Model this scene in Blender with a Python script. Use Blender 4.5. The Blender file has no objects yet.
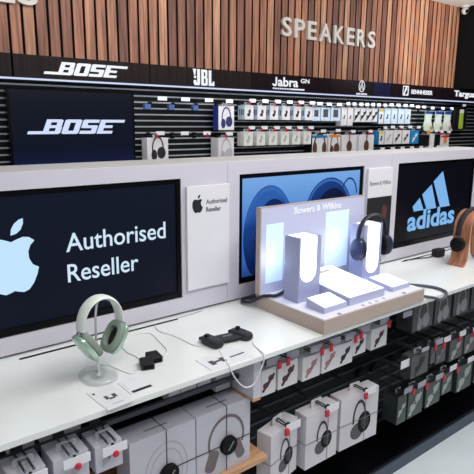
import bpy, math, random
from mathutils import Vector, Matrix
random.seed(7)
PI = math.pi
C = bpy.context.scene.collection
sc = bpy.context.scene

# ------------------------------------------------------------------ materials
def lin(c):
    c = c / 255.0
    return c / 12.92 if c <= .04045 else ((c + .055) / 1.055) ** 2.4
def rgb(r, g, b): return (lin(r), lin(g), lin(b), 1)
MATS = {}
def mat(name, col, rough=.5, metal=0, emit=None, estr=1, alpha=1, trans=0, noise=0, nscale=30, spec=.5, stretch=None):
    m = bpy.data.materials.new(name); m.use_nodes = True
    nt = m.node_tree; b = nt.nodes['Principled BSDF']
    b.inputs['Base Color'].default_value = rgb(*col)
    b.inputs['Roughness'].default_value = rough
    b.inputs['Metallic'].default_value = metal
    b.inputs['Specular IOR Level'].default_value = spec
    if emit:
        b.inputs['Emission Color'].default_value = rgb(*emit)
        b.inputs['Emission Strength'].default_value = estr
    if alpha < 1: b.inputs['Alpha'].default_value = alpha
    if trans: b.inputs['Transmission Weight'].default_value = trans
    if noise:
        tc = nt.nodes.new('ShaderNodeTexCoord'); mp = nt.nodes.new('ShaderNodeMapping')
        if stretch: mp.inputs['Scale'].default_value = stretch
        nz = nt.nodes.new('ShaderNodeTexNoise'); nz.inputs['Scale'].default_value = nscale; nz.inputs['Detail'].default_value = 5
        rp = nt.nodes.new('ShaderNodeValToRGB')
        rp.color_ramp.elements[0].position = .3; rp.color_ramp.elements[1].position = .7
        lo = tuple(max(0, c * (1 - noise)) for c in col); hi = tuple(min(255, c * (1 + noise)) for c in col)
        rp.color_ramp.elements[0].color = rgb(*lo); rp.color_ramp.elements[1].color = rgb(*hi)
        nt.links.new(tc.outputs['Object'], mp.inputs[0]); nt.links.new(mp.outputs[0], nz.inputs['Vector'])
        nt.links.new(nz.outputs['Fac'], rp.inputs[0]); nt.links.new(rp.outputs[0], b.inputs['Base Color'])
    MATS[name] = m
    return m
M_ = MATS
mat('white_board', (206, 203, 215), .35, noise=.01, nscale=4)
mat('worktop_white', (234, 237, 237), .2, noise=.01, nscale=3)
mat('edge_white', (214, 214, 216), .4)
mat('black_gloss', (8, 8, 11), .25, spec=.15)
mat('black_matt', (14, 14, 17), .6, noise=.1, spec=.15)
mat('dark_board', (13, 14, 18), .5, noise=.15, nscale=8, spec=.15)
mat('bay_black', (9, 10, 15), .5, noise=.15, nscale=8, spec=.15)
mat('slat_metal', (172, 178, 184), .4, .3)
mat('bay_metal', (70, 74, 86), .45, .5, spec=.15)
mat('rail_grey', (62, 66, 74), .4, .4)
mat('floor_tile', (236, 246, 254), .25, noise=.03, nscale=2)
mat('ceiling_paint', (225, 222, 215), .8, noise=.01)
mat('wall_black', (10, 10, 13), .9, noise=.2, spec=.15)
mat('fascia_brown', (30, 23, 22), .45, noise=.3, nscale=9, stretch=(6, 1, .4), spec=.15)
mat('fascia_plum', (24, 14, 20), .4, noise=.25, nscale=9, stretch=(6, 1, .4), spec=.15)
mat('fascia_blue', (22, 25, 58), .4, noise=.1, spec=.15)
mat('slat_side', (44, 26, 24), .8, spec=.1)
mat('letter_grey', (205, 203, 200), .5)
mat('letter_side', (150, 147, 145), .6)
mat('lit_white', (20, 22, 26), .4, emit=(240, 243, 250), estr=1.0)
mat('led_blue', (120, 130, 150), .4, emit=(196, 208, 240), estr=.85)
mat('screen_black', (4, 4, 7), .25, emit=(8, 8, 17), estr=1, spec=.15)
mat('logo_ice', (20, 22, 26), .4, emit=(192, 226, 250), estr=1)
mat('logo_pale', (20, 22, 26), .4, emit=(208, 220, 250), estr=1)
mat('logo_blue', (20, 22, 26), .4, emit=(120, 178, 232), estr=1)
mat('text_ice', (20, 22, 26), .4, emit=(205, 226, 244), estr=1)
mat('sign_white', (226, 226, 232), .3)
mat('ink_dark', (28, 27, 33), .5)
mat('ink_grey', (120, 121, 132), .5)
mat('ink_mid', (78, 76, 82), .5)
mat('ink_pale', (178, 177, 184), .5)
mat('tan_board', (188, 170, 160), .45, noise=.02, nscale=6)
mat('lilac_white', (222, 222, 238), .35)
mat('wedge_lilac', (186, 190, 222), .35)
mat('pillar_lilac', (164, 170, 206), .35)
mat('board_lilac', (200, 202, 228), .35)
mat('glow', (255, 255, 255), .4, emit=(240, 246, 255), estr=1.6)
mat('glow_soft', (255, 255, 255), .4, emit=(236, 244, 255), estr=.85)
mat('board_glow_paint', (196, 212, 238), .35, emit=(166, 198, 230), estr=.62)
mat('carton_white', (224, 222, 226), .45, noise=.015, nscale=8)
mat('carton_silver', (196, 195, 207), .35, noise=.02, nscale=6)
mat('carton_sony', (212, 208, 214), .4, noise=.02, nscale=8)
mat('carton_grey', (150, 150, 156), .5, noise=.03)
mat('carton_ice', (205, 222, 238), .4, noise=.03)
mat('carton_cream', (226, 226, 220), .45, noise=.03)
mat('carton_blue', (38, 58, 150), .4, noise=.05)
mat('carton_teal', (30, 130, 185), .4, noise=.05)
mat('carton_black', (26, 25, 29), .3, noise=.15, nscale=14, spec=.15)
mat('carton_smoke', (66, 65, 70), .28, noise=.25, nscale=9)
mat('carton_moss', (52, 58, 57), .28, noise=.3, nscale=9)
mat('card_green', (200, 222, 200), .45, noise=.04)
mat('lime', (170, 196, 60), .5, noise=.05)
mat('orange', (226, 140, 50), .5)
mat('yellow', (235, 205, 70), .5)
mat('brown_print', (92, 60, 50), .5)
mat('navy_print', (44, 50, 104), .5)
mat('maroon_print', (74, 32, 44), .5)
mat('rose_print', (176, 124, 132), .5)
mat('silver_print', (170, 180, 178), .35, .2)
mat('mauve_print', (112, 98, 102), .4)
mat('red_plastic', (200, 28, 52), .35)
mat('tag_white', (232, 232, 240), .4)
mat('tag_grey', (168, 170, 182), .4)
mat('tag_blue', (70, 92, 150), .4)
mat('oak', (196, 152, 112), .5, noise=.12, nscale=7, stretch=(1, 8, 8))
mat('plinth_blue', (64, 78, 98), .4)
mat('mint_metal', (186, 214, 196), .24, .55)
mat('mint_cloth', (134, 150, 138), .85)
mat('mint_band', (232, 238, 232), .6, noise=.03, nscale=60)
mat('steel', (218, 220, 222), .25, .55)
mat('acrylic', (214, 218, 222), .08, alpha=.33)
mat('cable_white', (226, 226, 228), .45)
mat('cable_black', (24, 25, 31), .45)
mat('cable_grey', (76, 78, 88), .45)
mat('phone_dark', (32, 34, 42), .5, noise=.1)
mat('phone_blue', (34, 44, 84), .35)
mat('pad_dark', (20, 20, 25), .7)
mat('walnut', (172, 116, 88), .4, noise=.22, nscale=8, stretch=(1, 9, 2))
mat('ply_edge', (214, 160, 112), .5, noise=.1, nscale=10)
mat('cam_white', (205, 205, 205), .4)
mat('lens_black', (8, 8, 9), .1)
mat('skin_dim', (96, 48, 44), .6, noise=.2, nscale=20)

def wood_slat_material():
    m = bpy.data.materials.new('cladding_wood'); m.use_nodes = True
    nt = m.node_tree; N = nt.nodes.new; L = nt.links.new; b = nt.nodes['Principled BSDF']
    tc = N('ShaderNodeTexCoord'); sx = N('ShaderNodeSeparateXYZ'); L(tc.outputs['Object'], sx.inputs[0])
    def mth(op, a, v):
        n = N('ShaderNodeMath'); n.operation = op
        L(a, n.inputs[0]); n.inputs[1].default_value = v; return n.outputs[0]
    idx = mth('FLOOR', mth('DIVIDE', mth('SUBTRACT', sx.outputs[0], SL0), SLP), 0)
    wn = N('ShaderNodeTexWhiteNoise'); wn.noise_dimensions = '1D'; L(idx, wn.inputs['W'])
    rp = N('ShaderNodeValToRGB'); e = rp.color_ramp.elements
    e[0].position = 0; e[0].color = rgb(104, 68, 58)
    e[1].position = 1; e[1].color = rgb(206, 160, 130)
    for ps, c in ((.18, (136, 92, 76)), (.42, (166, 115, 92)), (.72, (186, 136, 108))):
        k = e.new(ps); k.color = rgb(*c)
    L(wn.outputs['Value'], rp.inputs[0])
    cb = N('ShaderNodeCombineXYZ'); L(mth('MULTIPLY', sx.outputs[0], 34), cb.inputs[0]); L(mth('MULTIPLY', sx.outputs[2], 1.7), cb.inputs[2])
    L(mth('MULTIPLY', wn.outputs['Value'], 40), cb.inputs[1])
    nz = N('ShaderNodeTexNoise'); nz.inputs['Scale'].default_value = 1.6; nz.inputs['Detail'].default_value = 6; L(cb.outputs[0], nz.inputs['Vector'])
    r2 = N('ShaderNodeValToRGB'); q = r2.color_ramp.elements
    q[0].position = .32; q[0].color = (.42, .36, .36, 1); q[1].position = .68; q[1].color = (1.25, 1.2, 1.15, 1)
    L(nz.outputs['Fac'], r2.inputs[0])
    mx = N('ShaderNodeMix'); mx.data_type = 'RGBA'; mx.blend_type = 'MULTIPLY'; mx.inputs['Factor'].default_value = 1
    L(rp.outputs[0], mx.inputs[6]); L(r2.outputs[0], mx.inputs[7]); L(mx.outputs[2], b.inputs['Base Color'])
    b.inputs['Roughness'].default_value = .55
    MATS['cladding_wood'] = m
SL0, SLP = 1.451 - .0755 * 30, .0755
wood_slat_material()

def graded_screen(name, h, stops, tilt=0):
    # an emissive picture whose colour runs up the screen (object coordinates), optionally slanted
    m = bpy.data.materials.new(name); m.use_nodes = True
    nt = m.node_tree; N = nt.nodes.new; L = nt.links.new; b = nt.nodes['Principled BSDF']
    tc = N('ShaderNodeTexCoord'); sx = N('ShaderNodeSeparateXYZ'); L(tc.outputs['Object'], sx.inputs[0])
    ma = N('ShaderNodeMath'); ma.operation = 'MULTIPLY_ADD'; L(sx.outputs[0], ma.inputs[0]); ma.inputs[1].default_value = tilt; L(sx.outputs[2], ma.inputs[2])
    mr = N('ShaderNodeMapRange'); mr.inputs['From Min'].default_value = h[0]; mr.inputs['From Max'].default_value = h[1]
    L(ma.outputs[0], mr.inputs['Value'])
    rp = N('ShaderNodeValToRGB'); e = rp.color_ramp.elements
    e[0].color = rgb(*stops[0][1]); e[1].color = rgb(*stops[-1][1])
    for p, c in stops[1:-1]:
        k = e.new(p); k.color = rgb(*c)
    L(mr.outputs[0], rp.inputs[0]); L(rp.outputs[0], b.inputs['Emission Color']); b.inputs['Emission Strength'].default_value = 1
    b.inputs['Base Color'].default_value = rgb(5, 6, 10); b.inputs['Roughness'].default_value = .3; b.inputs['Specular IOR Level'].default_value = .12
    MATS[name] = m
graded_screen('screen_sky', (0, .4), [(0, (14, 40, 96)), (.22, (52, 98, 174)), (.6, (76, 128, 204)), (1, (116, 166, 226))])
graded_screen('screen_bose', (0, .5), [(0, (14, 30, 66)), (.3, (9, 16, 34)), (1, (10, 15, 27))])
graded_screen('screen_navy', (0, .42), [(0, (12, 16, 31)), (1, (16, 22, 38))])
graded_screen('screen_cup', (0, .38), [(0, (6, 12, 34)), (.45, (10, 28, 74)), (.85, (24, 60, 128)), (1, (44, 92, 168))], -.35)
graded_screen('screen_cup_deep', (0, .38), [(0, (4, 8, 22)), (.5, (6, 14, 42)), (1, (14, 38, 92))], -.5)
graded_screen('screen_cup_rim', (0, .38), [(0, (10, 30, 80)), (1, (58, 108, 184))])

# ------------------------------------------------------------------ mesh builder
class MB:
    def __init__(s, M=None): s.v = []; s.f = []; s.M = M or Matrix(); s.k = 0
    def add(s, vs, fs, k=None):
        n = len(s.v); s.v += [s.M @ Vector(v) for v in vs]
        k = s.k if k is None else k
        s.f += [([i + n for i in f], k) for f in fs]; return s
    def box(s, x0, x1, y0, y1, z0, z1, k=None):
        v = [(x, y, z) for x in (x0, x1) for y in (y0, y1) for z in (z0, z1)]
        return s.add(v, [(0, 1, 3, 2), (4, 6, 7, 5), (0, 4, 5, 1), (2, 3, 7, 6), (0, 2, 6, 4), (1, 5, 7, 3)], k)
    def hexa(s, b, t, k=None):           # bottom 4, top 4
        return s.add(list(b) + list(t), [(3, 2, 1, 0), (4, 5, 6, 7), (0, 1, 5, 4), (1, 2, 6, 5), (2, 3, 7, 6), (3, 0, 4, 7)], k)
    def prism(s, pts, O, U, V, d, k=None):   # polygon in plane O+uU+vV, extruded by d along UxV
        O, U, V = Vector(O), Vector(U), Vector(V); W = U.cross(V).normalized() * d
        a = [O + U * p[0] + V * p[1] for p in pts]; n = len(a)
        ar = sum(pts[i][0] * pts[(i + 1) % n][1] - pts[(i + 1) % n][0] * pts[i][1] for i in range(n))
        if ar < 0: a.reverse()
        vs = a + [p + W for p in a]
        fs = [tuple(range(n - 1, -1, -1)), tuple(range(n, 2 * n))] + [(i, (i + 1) % n, n + (i + 1) % n, n + i) for i in range(n)]
        return s.add(vs, fs, k)
    def band(s, inner, outer, O, U, V, d, closed=False, k=None):   # strip between two polylines
        O, U, V = Vector(O), Vector(U), Vector(V); W = U.cross(V).normalized() * d
        n = len(inner); P = lambda p: O + U * p[0] + V * p[1]
        vs = [P(p) for p in inner] + [P(p) for p in outer]; vs += [p + W for p in vs]
        fs = []
        for i in range(n if closed else n - 1):
            j = (i + 1) % n
            fs += [(2*n + i, 2*n + j, 3*n + j, 3*n + i), (i, n + i, n + j, j), (n + i, 3*n + i, 3*n + j, n + j), (i, j, 2*n + j, 2*n + i)]
        if not closed: fs += [(0, 2*n, 3*n, n), (n - 1, 2*n - 1, 4*n - 1, 3*n - 1)]
        return s.add(vs, fs, k)
    def tube(s, path, a, b=None, B=None, seg=10, closed=False, k=None, radii=None):
        path = [Vector(p) for p in path]; n = len(path); b = b or a; vs = []; fs = []
        prev = None
        for i, p in enumerate(path):
            if closed: t = path[(i + 1) % n] - path[i - 1]
            else: t = path[min(i + 1, n - 1)] - path[max(i - 1, 0)]
            t.normalize()
            if B is not None:
                bb = Vector(B); bb = (bb - t * bb.dot(t)).normalized()
            else:
                if prev is None:
                    prev = Vector((0, 0, 1)) if abs(t.z) < .9 else Vector((1, 0, 0))
                bb = (prev - t * prev.dot(t)).normalized(); prev = bb
            nn = bb.cross(t)
            r = radii[i] if radii else 1
            for j in range(seg):
                an = 2 * PI * j / seg
                vs.append(p + nn * (math.cos(an) * a * r) + bb * (math.sin(an) * b * r))
        for i in range(n if closed else n - 1):
            i2 = (i + 1) % n
            for j in range(seg):
                j2 = (j + 1) % seg
                fs.append((i*seg + j, i*seg + j2, i2*seg + j2, i2*seg + j))
        if not closed: fs += [tuple(range(seg - 1, -1, -1)), tuple(range((n - 1) * seg, n * seg))]
        return s.add(vs, fs, k)
    def lathe(s, prof, O, A, U, V, su=1, sv=1, seg=28, ex=2, k=None, cap0=True, cap1=True):
        # prof [(h, r)] along axis A, ring in U,V scaled su,sv, superellipse exponent ex
        O, A, U, V = map(Vector, (O, A, U, V)); vs = []; fs = []
        for h, r in prof:
            for j in range(seg):
                an = 2 * PI * j / seg; c, d = math.cos(an), math.sin(an)
                c = math.copysign(abs(c) ** (2 / ex), c); d = math.copysign(abs(d) ** (2 / ex), d)
                vs.append(O + A * h + U * (c * r * su) + V * (d * r * sv))
        n = len(prof)
        for i in range(n - 1):
            for j in range(seg):
                j2 = (j + 1) % seg; fs.append((i*seg + j, i*seg + j2, (i + 1)*seg + j2, (i + 1)*seg + j))
        if cap0: fs.append(tuple(range(seg - 1, -1, -1)))
        if cap1: fs.append(tuple(range((n - 1) * seg, n * seg)))
        return s.add(vs, fs, k)
    def build(s, name, mats, parent=None, label=None, smooth=False, bevel=0, origin=None):
        if not isinstance(mats, (list, tuple)): mats = [mats]
        if parent is not None: off = Vector(parent['_w']) if '_w' in parent else Vector((0, 0, 0))
        elif origin is not None: off = Vector(origin)
        else:
            xs = [v.x for v in s.v]; ys = [v.y for v in s.v]; zs = [v.z for v in s.v]
            off = Vector(((min(xs) + max(xs)) / 2, (min(ys) + max(ys)) / 2, min(zs)))
        me = bpy.data.meshes.new(name)
        me.from_pydata([tuple(v - off) for v in s.v], [], [f for f, k in s.f])
        for m in mats: me.materials.append(M_[m] if isinstance(m, str) else m)
        me.polygons.foreach_set('material_index', [k for f, k in s.f])
        import bmesh
        bm = bmesh.new(); bm.from_mesh(me); bmesh.ops.recalc_face_normals(bm, faces=bm.faces); bm.to_mesh(me); bm.free()
        if smooth:
            me.polygons.foreach_set('use_smooth', [True] * len(me.polygons)); me.set_sharp_from_angle(angle=math.radians(40))
        me.update()
        o = bpy.data.objects.new(name, me); C.objects.link(o)
        if parent is not None: o.parent = parent; WOFF[o.name] = off
        else: o.location = off
        o['_w'] = tuple(off)
        if label: o['label'] = label
        if bevel:
            md = o.modifiers.new('bevel', 'BEVEL'); md.width = bevel; md.segments = 2; md.limit_method = 'ANGLE'
        return o
WOFF = {}
def tag(o, label, cat, group=None):
    o['label'] = label; o['category'] = cat
    if group: o['group'] = group
    return o
def struct(o): o['kind'] = 'structure'; return o
def thing(name, label, cat, loc, group=None):
    o = bpy.data.objects.new(name, None); C.objects.link(o); o.location = loc; o.empty_display_size = .05
    o['_w'] = tuple(loc); return tag(o, label, cat, group)
def arc(cx, cz, rx, rz, a0, a1, n=24):
    return [(cx + rx * math.cos(math.radians(a0 + (a1 - a0) * i / n)), cz + rz * math.sin(math.radians(a0 + (a1 - a0) * i / n))) for i in range(n + 1)]
def ell(cx, cz, rx, rz, n=20): return arc(cx, cz, rx, rz, 0, 360, n)[:-1]
def rrect(x0, x1, z0, z1, r, n=5):
    return (arc(x1 - r, z1 - r, r, r, 0, 90, n) + arc(x0 + r, z1 - r, r, r, 90, 180, n) + arc(x0 + r, z0 + r, r, r, 180, 270, n) + arc(x1 - r, z0 + r, r, r, 270, 360, n))
def rect(x0, x1, z0, z1): return [(x0, z0), (x1, z0), (x1, z1), (x0, z1)]
def smooth_path(pts, n=8):
    pts = [Vector(p) for p in pts]; out = []
    for i in range(len(pts) - 1):
        p0 = pts[max(i - 1, 0)]; p1 = pts[i]; p2 = pts[i + 1]; p3 = pts[min(i + 2, len(pts) - 1)]
        for j in range(n):
            t = j / n
            out.append(.5 * ((2 * p1) + (p2 - p0) * t + (2*p0 - 5*p1 + 4*p2 - p3) * t*t + (3*p1 - p0 - 3*p2 + p3) * t**3))
    out.append(pts[-1]); return out
X3, Y3, Z3 = (1, 0, 0), (0, 1, 0), (0, 0, 1)
# front-facing plane at depth y: U=+X, V=+Z, UxV = -Y (toward the aisle)
def text_into(mb, body, O, U, V, x0, x1, z0, z1, bold=.0, d=.002, shear=0, k=None, keep=False):
    cu = bpy.data.curves.new('txt', 'FONT'); cu.body = body; cu.size = 1; cu.offset = bold; cu.extrude = .01; cu.shear = shear; cu.resolution_u = 4
    ob = bpy.data.objects.new('txt', cu); C.objects.link(ob)
    dg = bpy.context.evaluated_depsgraph_get(); dg.update()
    me = bpy.data.meshes.new_from_object(ob.evaluated_get(dg))
    vs = [v.co.copy() for v in me.vertices]; fs = [tuple(p.vertices) for p in me.polygons]
    bpy.data.objects.remove(ob); bpy.data.curves.remove(cu); bpy.data.meshes.remove(me)
    mx0 = min(v.x for v in vs); mx1 = max(v.x for v in vs); my0 = min(v.y for v in vs); my1 = max(v.y for v in vs)
    O, U, V = Vector(O), Vector(U), Vector(V); W = U.cross(V).normalized()
    sx = (x1 - x0) / (mx1 - mx0); sz = (z1 - z0) / (my1 - my0)
    out = [O + U * (x0 + (v.x - mx0) * sx) + V * (z0 + (v.y - my0) * sz) + W * ((v.z + .01) / .02 * d) for v in vs]
    return mb.add(out, fs, k)

# ================================================================== SETTING
FASC_Y, WALL_Y = 3.30, 3.50
struct(MB().box(-2.5, 8, -1.6, 4.2, -.05, 0).build('floor', 'floor_tile'))
struct(MB().box(-2.5, 8, -1.6, 4.2, 2.80, 2.86).build('ceiling', 'ceiling_paint'))
w = MB()
w.box(-1.5, 6.6, WALL_Y, WALL_Y + .06, 0, 1.95, 0)
z = .30
while z < 1.80:
    w.box(-1.5, 6.6, WALL_Y - .004, WALL_Y, z, z + .010, 1); z += .0425
struct(w.build('wall_back', ['dark_board', 'slat_metal'], origin=(0, 0, 0)))
w = MB(); w.box(-1.5, 5.735, 3.392, 3.56, 1.95, 2.80, 1)
i = -9
while SL0 + SLP * i < 5.73:
    a = SL0 + SLP * i
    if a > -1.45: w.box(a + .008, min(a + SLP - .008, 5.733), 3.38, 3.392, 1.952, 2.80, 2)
    if a > -1.45: w.box(a + .008, min(a + SLP - .008, 5.733), 3.3785, 3.38, 1.952, 2.80, 0)
    i += 1
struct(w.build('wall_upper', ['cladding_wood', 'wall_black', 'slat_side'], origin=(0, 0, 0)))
struct(MB().box(5.737, 6.6, 1.6, 3.56, 1.951, 2.80).build('wall_right', 'wall_black'))
struct(MB().box(6.601, 6.66, -1.6, 4.2, .001, 2.799).build('wall_side', 'wall_black'))
# black fascia carrier behind the brand boards
struct(MB().box(-1.5, 6.6, 3.345, 3.50, 1.822, 1.95).build('trim_1', 'black_matt'))
# lit strip along the underside of the fascia
t = thing('led_strip', 'long cool white light strip running along under the brand sign boards', 'light', (2.5, 3.31, 1.80))
MB().box(-1.5, 6.6, 3.302, 3.325, 1.809, 1.8185).build('diffuser', 'led_blue', t)
MB().box(-1.5, 6.6, 3.326, 3.345, 1.804, 1.821).build('housing', 'black_matt', t)
MB().box(-1.5, 6.6, 3.345, 3.4995, 1.806, 1.82).build('bracket', 'black_matt', t)

# ---- brand boards
def board(x0, x1, m, label):
    t = thing('sign_board', label, 'sign', ((x0 + x1) / 2, 3.322, 1.823), 'brand sign boards above the back wall shelves')
    MB().box(x0 + .003, x1 - .003, 3.30, 3.3448, 1.823, 1.949).build('board', m, t)
    return t
O33 = (0, 3.2995, 0)
board(-1.0, .972, 'fascia_brown', 'dark brown sign board at the left end with no lettering in view')
GL = {  # heavy block letters as strokes on a unit cell
 'B': [(0, .3, 0, 1), (0, .86, .8, 1), (0, .9, .41, .6), (0, .9, 0, .2), (.62, .93, .52, .95), (.64, .97, .05, .5)],
 'O': [(0, .33, .04, .96), (.64, .97, .04, .96), (.08, .9, .78, 1), (.08, .9, 0, .22)],
 'S': [(.05, .97, .78, 1), (0, .33, .42, .96), (.05, .92, .4, .6), (.64, .97, .04, .58), (0, .9, 0, .22)],
 'E': [(0, .34, 0, 1), (0, .97, .8, 1), (0, .85, .41, .6), (0, .95, 0, .2)],
}
def block_logo(mb, y, xb, xe, z0, z1, xl, xr, sh=.42):
    h = z1 - z0; wl = (xe - xb) / 4.0; O = (0, y, 0)
    def q(a, b, c, d, x): return [(x + a + c * sh * h, z0 + c * h), (x + b + c * sh * h, z0 + c * h), (x + b + d * sh * h, z0 + d * h), (x + a + d * sh * h, z0 + d * h)]
    for i, ch in enumerate('BOSE'):
        for a, b, c, d in GL[ch]:
            mb.prism(q(a * wl * .96, b * wl * .96, c, d, xb + i * wl), O, X3, Z3, .0012)
    mb.prism(q(0, xb - xl + wl * .3, 0, .2, xl), O, X3, Z3, .0012)
    mb.prism(q(0, xr - xe + wl * .3 - sh * h, .8, 1, xe - wl * .3), O, X3, Z3, .0012)
t = board(.978, 1.862, 'fascia_brown', 'dark wood sign board with white slanted heavy capitals and side bars')
mb = MB(); block_logo(mb, 3.2995, 1.232, 1.622, 1.846, 1.921, 1.15, 1.70); mb.build('lettering', 'lit_white', t, 'white slanted block lettering')
t = board(1.862, 2.751, 'fascia_brown', 'dark wood sign board with narrow white upright three letter lettering')
mb = MB(); a, b, z0, z1 = 2.205, 2.392, 1.830, 1.941; s = (b - a) / 212.0; zz = (z1 - z0) / 160.0
def R(x0, x1, y0, y1): mb.prism([(a + (x0-117)*s, z1 - (y0-90)*zz), (a + (x1-117)*s, z1 - (y0-90)*zz), (a + (x1-117)*s, z1 - (y1-90)*zz), (a + (x0-117)*s, z1 - (y1-90)*zz)], O33, X3, Z3, .0012)
mb.prism([(a, z1), (a + 32*s, z1), (a + 22*s, z1 - 62*zz), (a + 12*s, z1 - 62*zz)], O33, X3, Z3, .0012)
R(127, 148, 158, 180); R(158, 186, 90, 238); R(124, 150, 200, 238); R(132, 180, 218, 250)
R(198, 224, 92, 250); R(210, 252, 92, 116); R(210, 252, 156, 180); R(210, 254, 226, 250); R(238, 258, 98, 164); R(240, 262, 172, 244)
R(272, 298, 94, 250); R(290, 329, 222, 250); R(312, 329, 205, 250)
mb.build('lettering', 'lit_white', t, 'narrow white capitals')
t = board(2.751, 3.622, 'fascia_plum', 'dark plum sign board with white rounded lettering and white line under it')
mb = MB(); text_into(mb, 'abra', O33, X3, Z3, 3.018, 3.245, 1.857, 1.930, .022)
mb.box(2.994, 3.010, 3.2983, 3.2995, 1.872, 1.927); mb.band(arc(2.985, 1.876, .009, .006, 180, 360, 8), arc(2.985, 1.876, .025, .021, 180, 360, 8), O33, X3, Z3, .0012); text_into(mb, 'GN', O33, X3, Z3, 3.275, 3.375, 1.893, 1.928, .015)
for i in range(10): mb.box(2.966 + i * .019, 2.966 + i * .019 + .012, 3.298, 3.2995, 1.834, 1.845)
mb.box(3.156, 3.32, 3.298, 3.2995, 1.834, 1.845)
mb.build('lettering', 'lit_white', t, 'white rounded lettering with line')
t = board(3.622, 4.225, 'fascia_plum', 'dark plum sign board with a white ringed emblem')
mb = MB(); mb.band(arc(4.06, 1.902, .036, .044, 0, 360, 28)[:-1], arc(4.06, 1.902, .043, .052, 0, 360, 28)[:-1], O33, X3, Z3, .0012, True)
mb.band([(4.036, 1.866), (4.060, 1.938), (4.084, 1.866)], [(4.028, 1.866), (4.060, 1.950), (4.092, 1.866)], O33, X3, Z3, .0012)
mb.band([(4.050, 1.872), (4.060, 1.905), (4.070, 1.872)], [(4.046, 1.872), (4.060, 1.915), (4.074, 1.872)], O33, X3, Z3, .0012)
text_into(mb, 'audio-technica', O33, X3, Z3, 3.985, 4.140, 1.826, 1.845, .02)
mb.build('lettering', 'lit_white', t, 'white ringed emblem with small lettering')
board(4.225, 4.50, 'fascia_blue', 'plain dark blue sign board between the ringed emblem and small capitals boards')
t = board(4.50, 5.385, 'fascia_plum', 'dark plum sign board with white square icon and small white capitals')
mb = MB(); mb.band(rrect(4.70, 4.778, 1.852, 1.926, .008), rrect(4.69, 4.788, 1.842, 1.936, .01), O33, X3, Z3, .0012, True)
mb.band(arc(4.755, 1.88, .018, .022, -90, 60, 8) , arc(4.755, 1.88, .030, .034, -90, 60, 8), O33, X3, Z3, .0012)
mb.prism([(4.70, 1.852), (4.722, 1.852), (4.768, 1.926), (4.735, 1.926)], O33, X3, Z3, .0012)
text_into(mb, 'SENNHEISER', O33, X3, Z3, 4.83, 5.21, 1.862, 1.905, .03)
mb.build('lettering', 'lit_white', t, 'white square icon and capitals')
t = board(5.385, 6.55, 'fascia_plum', 'dark sign board at the right end with large white lower case lettering')
mb = MB(); text_into(mb, 'Targus', O33, X3, Z3, 5.63, 6.06, 1.845, 1.928, .03); mb.build('lettering', 'lit_white', t, 'white bold lettering')

# ---- raised letters on the cladding
def letters(word, spots, label):
    t = thing('raised_lettering', label, 'lettering', (spots[0][0], 3.37, spots[0][2]))
    for ch, (x0, x1, z0, z1) in zip(word, spots):
        mb = MB(); text_into(mb, ch, (0, 3.3795, 0), X3, Z3, x0, x1, z0, z1, .018, .022); mb.build('letter', 'letter_grey', t)
    return t
wd = 'SPEAKERS'; wid = [.105, .118, .105, .15, .13, .105, .12, .108]; x = 3.108; sp = []
gap = (1.186 - sum(wid)) / 7
for q in wid: sp.append((x, x + q, 2.255, 2.402)); x += q + gap
letters(wd, sp, 'grey raised capitals spelling SPEAKERS on the wood slat wall')
letters('ES', [(.91, 1.035, 2.228, 2.375), (1.053, 1.165, 2.228, 2.375)], 'grey raised capitals ES cut by the top left corner on wood slats')

# ---- security camera at the ceiling corner
t = thing('security_camera', 'small white round security camera under the ceiling at the cladding end', 'camera', (5.70, 3.30, 2.75))
MB().lathe([(0, .045), (.012, .045), (.018, .03)], (5.70, 3.30, 2.80), (0, 0, -1), X3, Y3).build('base', 'cam_white', t, smooth=True)
MB().lathe([(0, .022), (.02, .036), (.045, .036), (.062, .022)], (5.70, 3.325, 2.755), (-.3, -.9, -.2), (.95, -.3, 0), (0, -.2, .98)).build('body', 'cam_white', t, smooth=True)
MB().lathe([(0, .02), (.004, .018)], (5.682, 3.27, 2.742), (-.3, -.9, -.2), (.95, -.3, 0), (0, -.2, .98)).build('lens', 'lens_black', t)

# ---- the wall screen
t = thing('display_screen', 'wide black screen on the back wall with slanted white capitals lettering', 'screen', (1.375, 3.43, 1.25))
MB().box(.958, 1.79, 3.40, 3.45, 1.252, 1.765).build('housing', 'black_gloss', t, bevel=.004)
MB().box(1.15, 1.6, 3.45, 3.496, 1.35, 1.65).build('wall_bracket', 'black_matt', t)
s_ = MB().box(.972, 1.776, 3.399, 3.3998, 1.272, 1.752).build('screen', 'screen_bose', t)
mb = MB(); block_logo(mb, 3.3985, 1.15, 1.625, 1.494, 1.584, 1.06, 1.716); mb.build('lettering', 'logo_pale', s_, 'white slanted block lettering')
mb = MB(); text_into(mb, 'BOSE', (0, 3.3998, 0), X3, Z3, 1.60, 1.65, 1.257, 1.268, .02, .001); mb.build('maker_mark', 'ink_pale', t)

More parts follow.
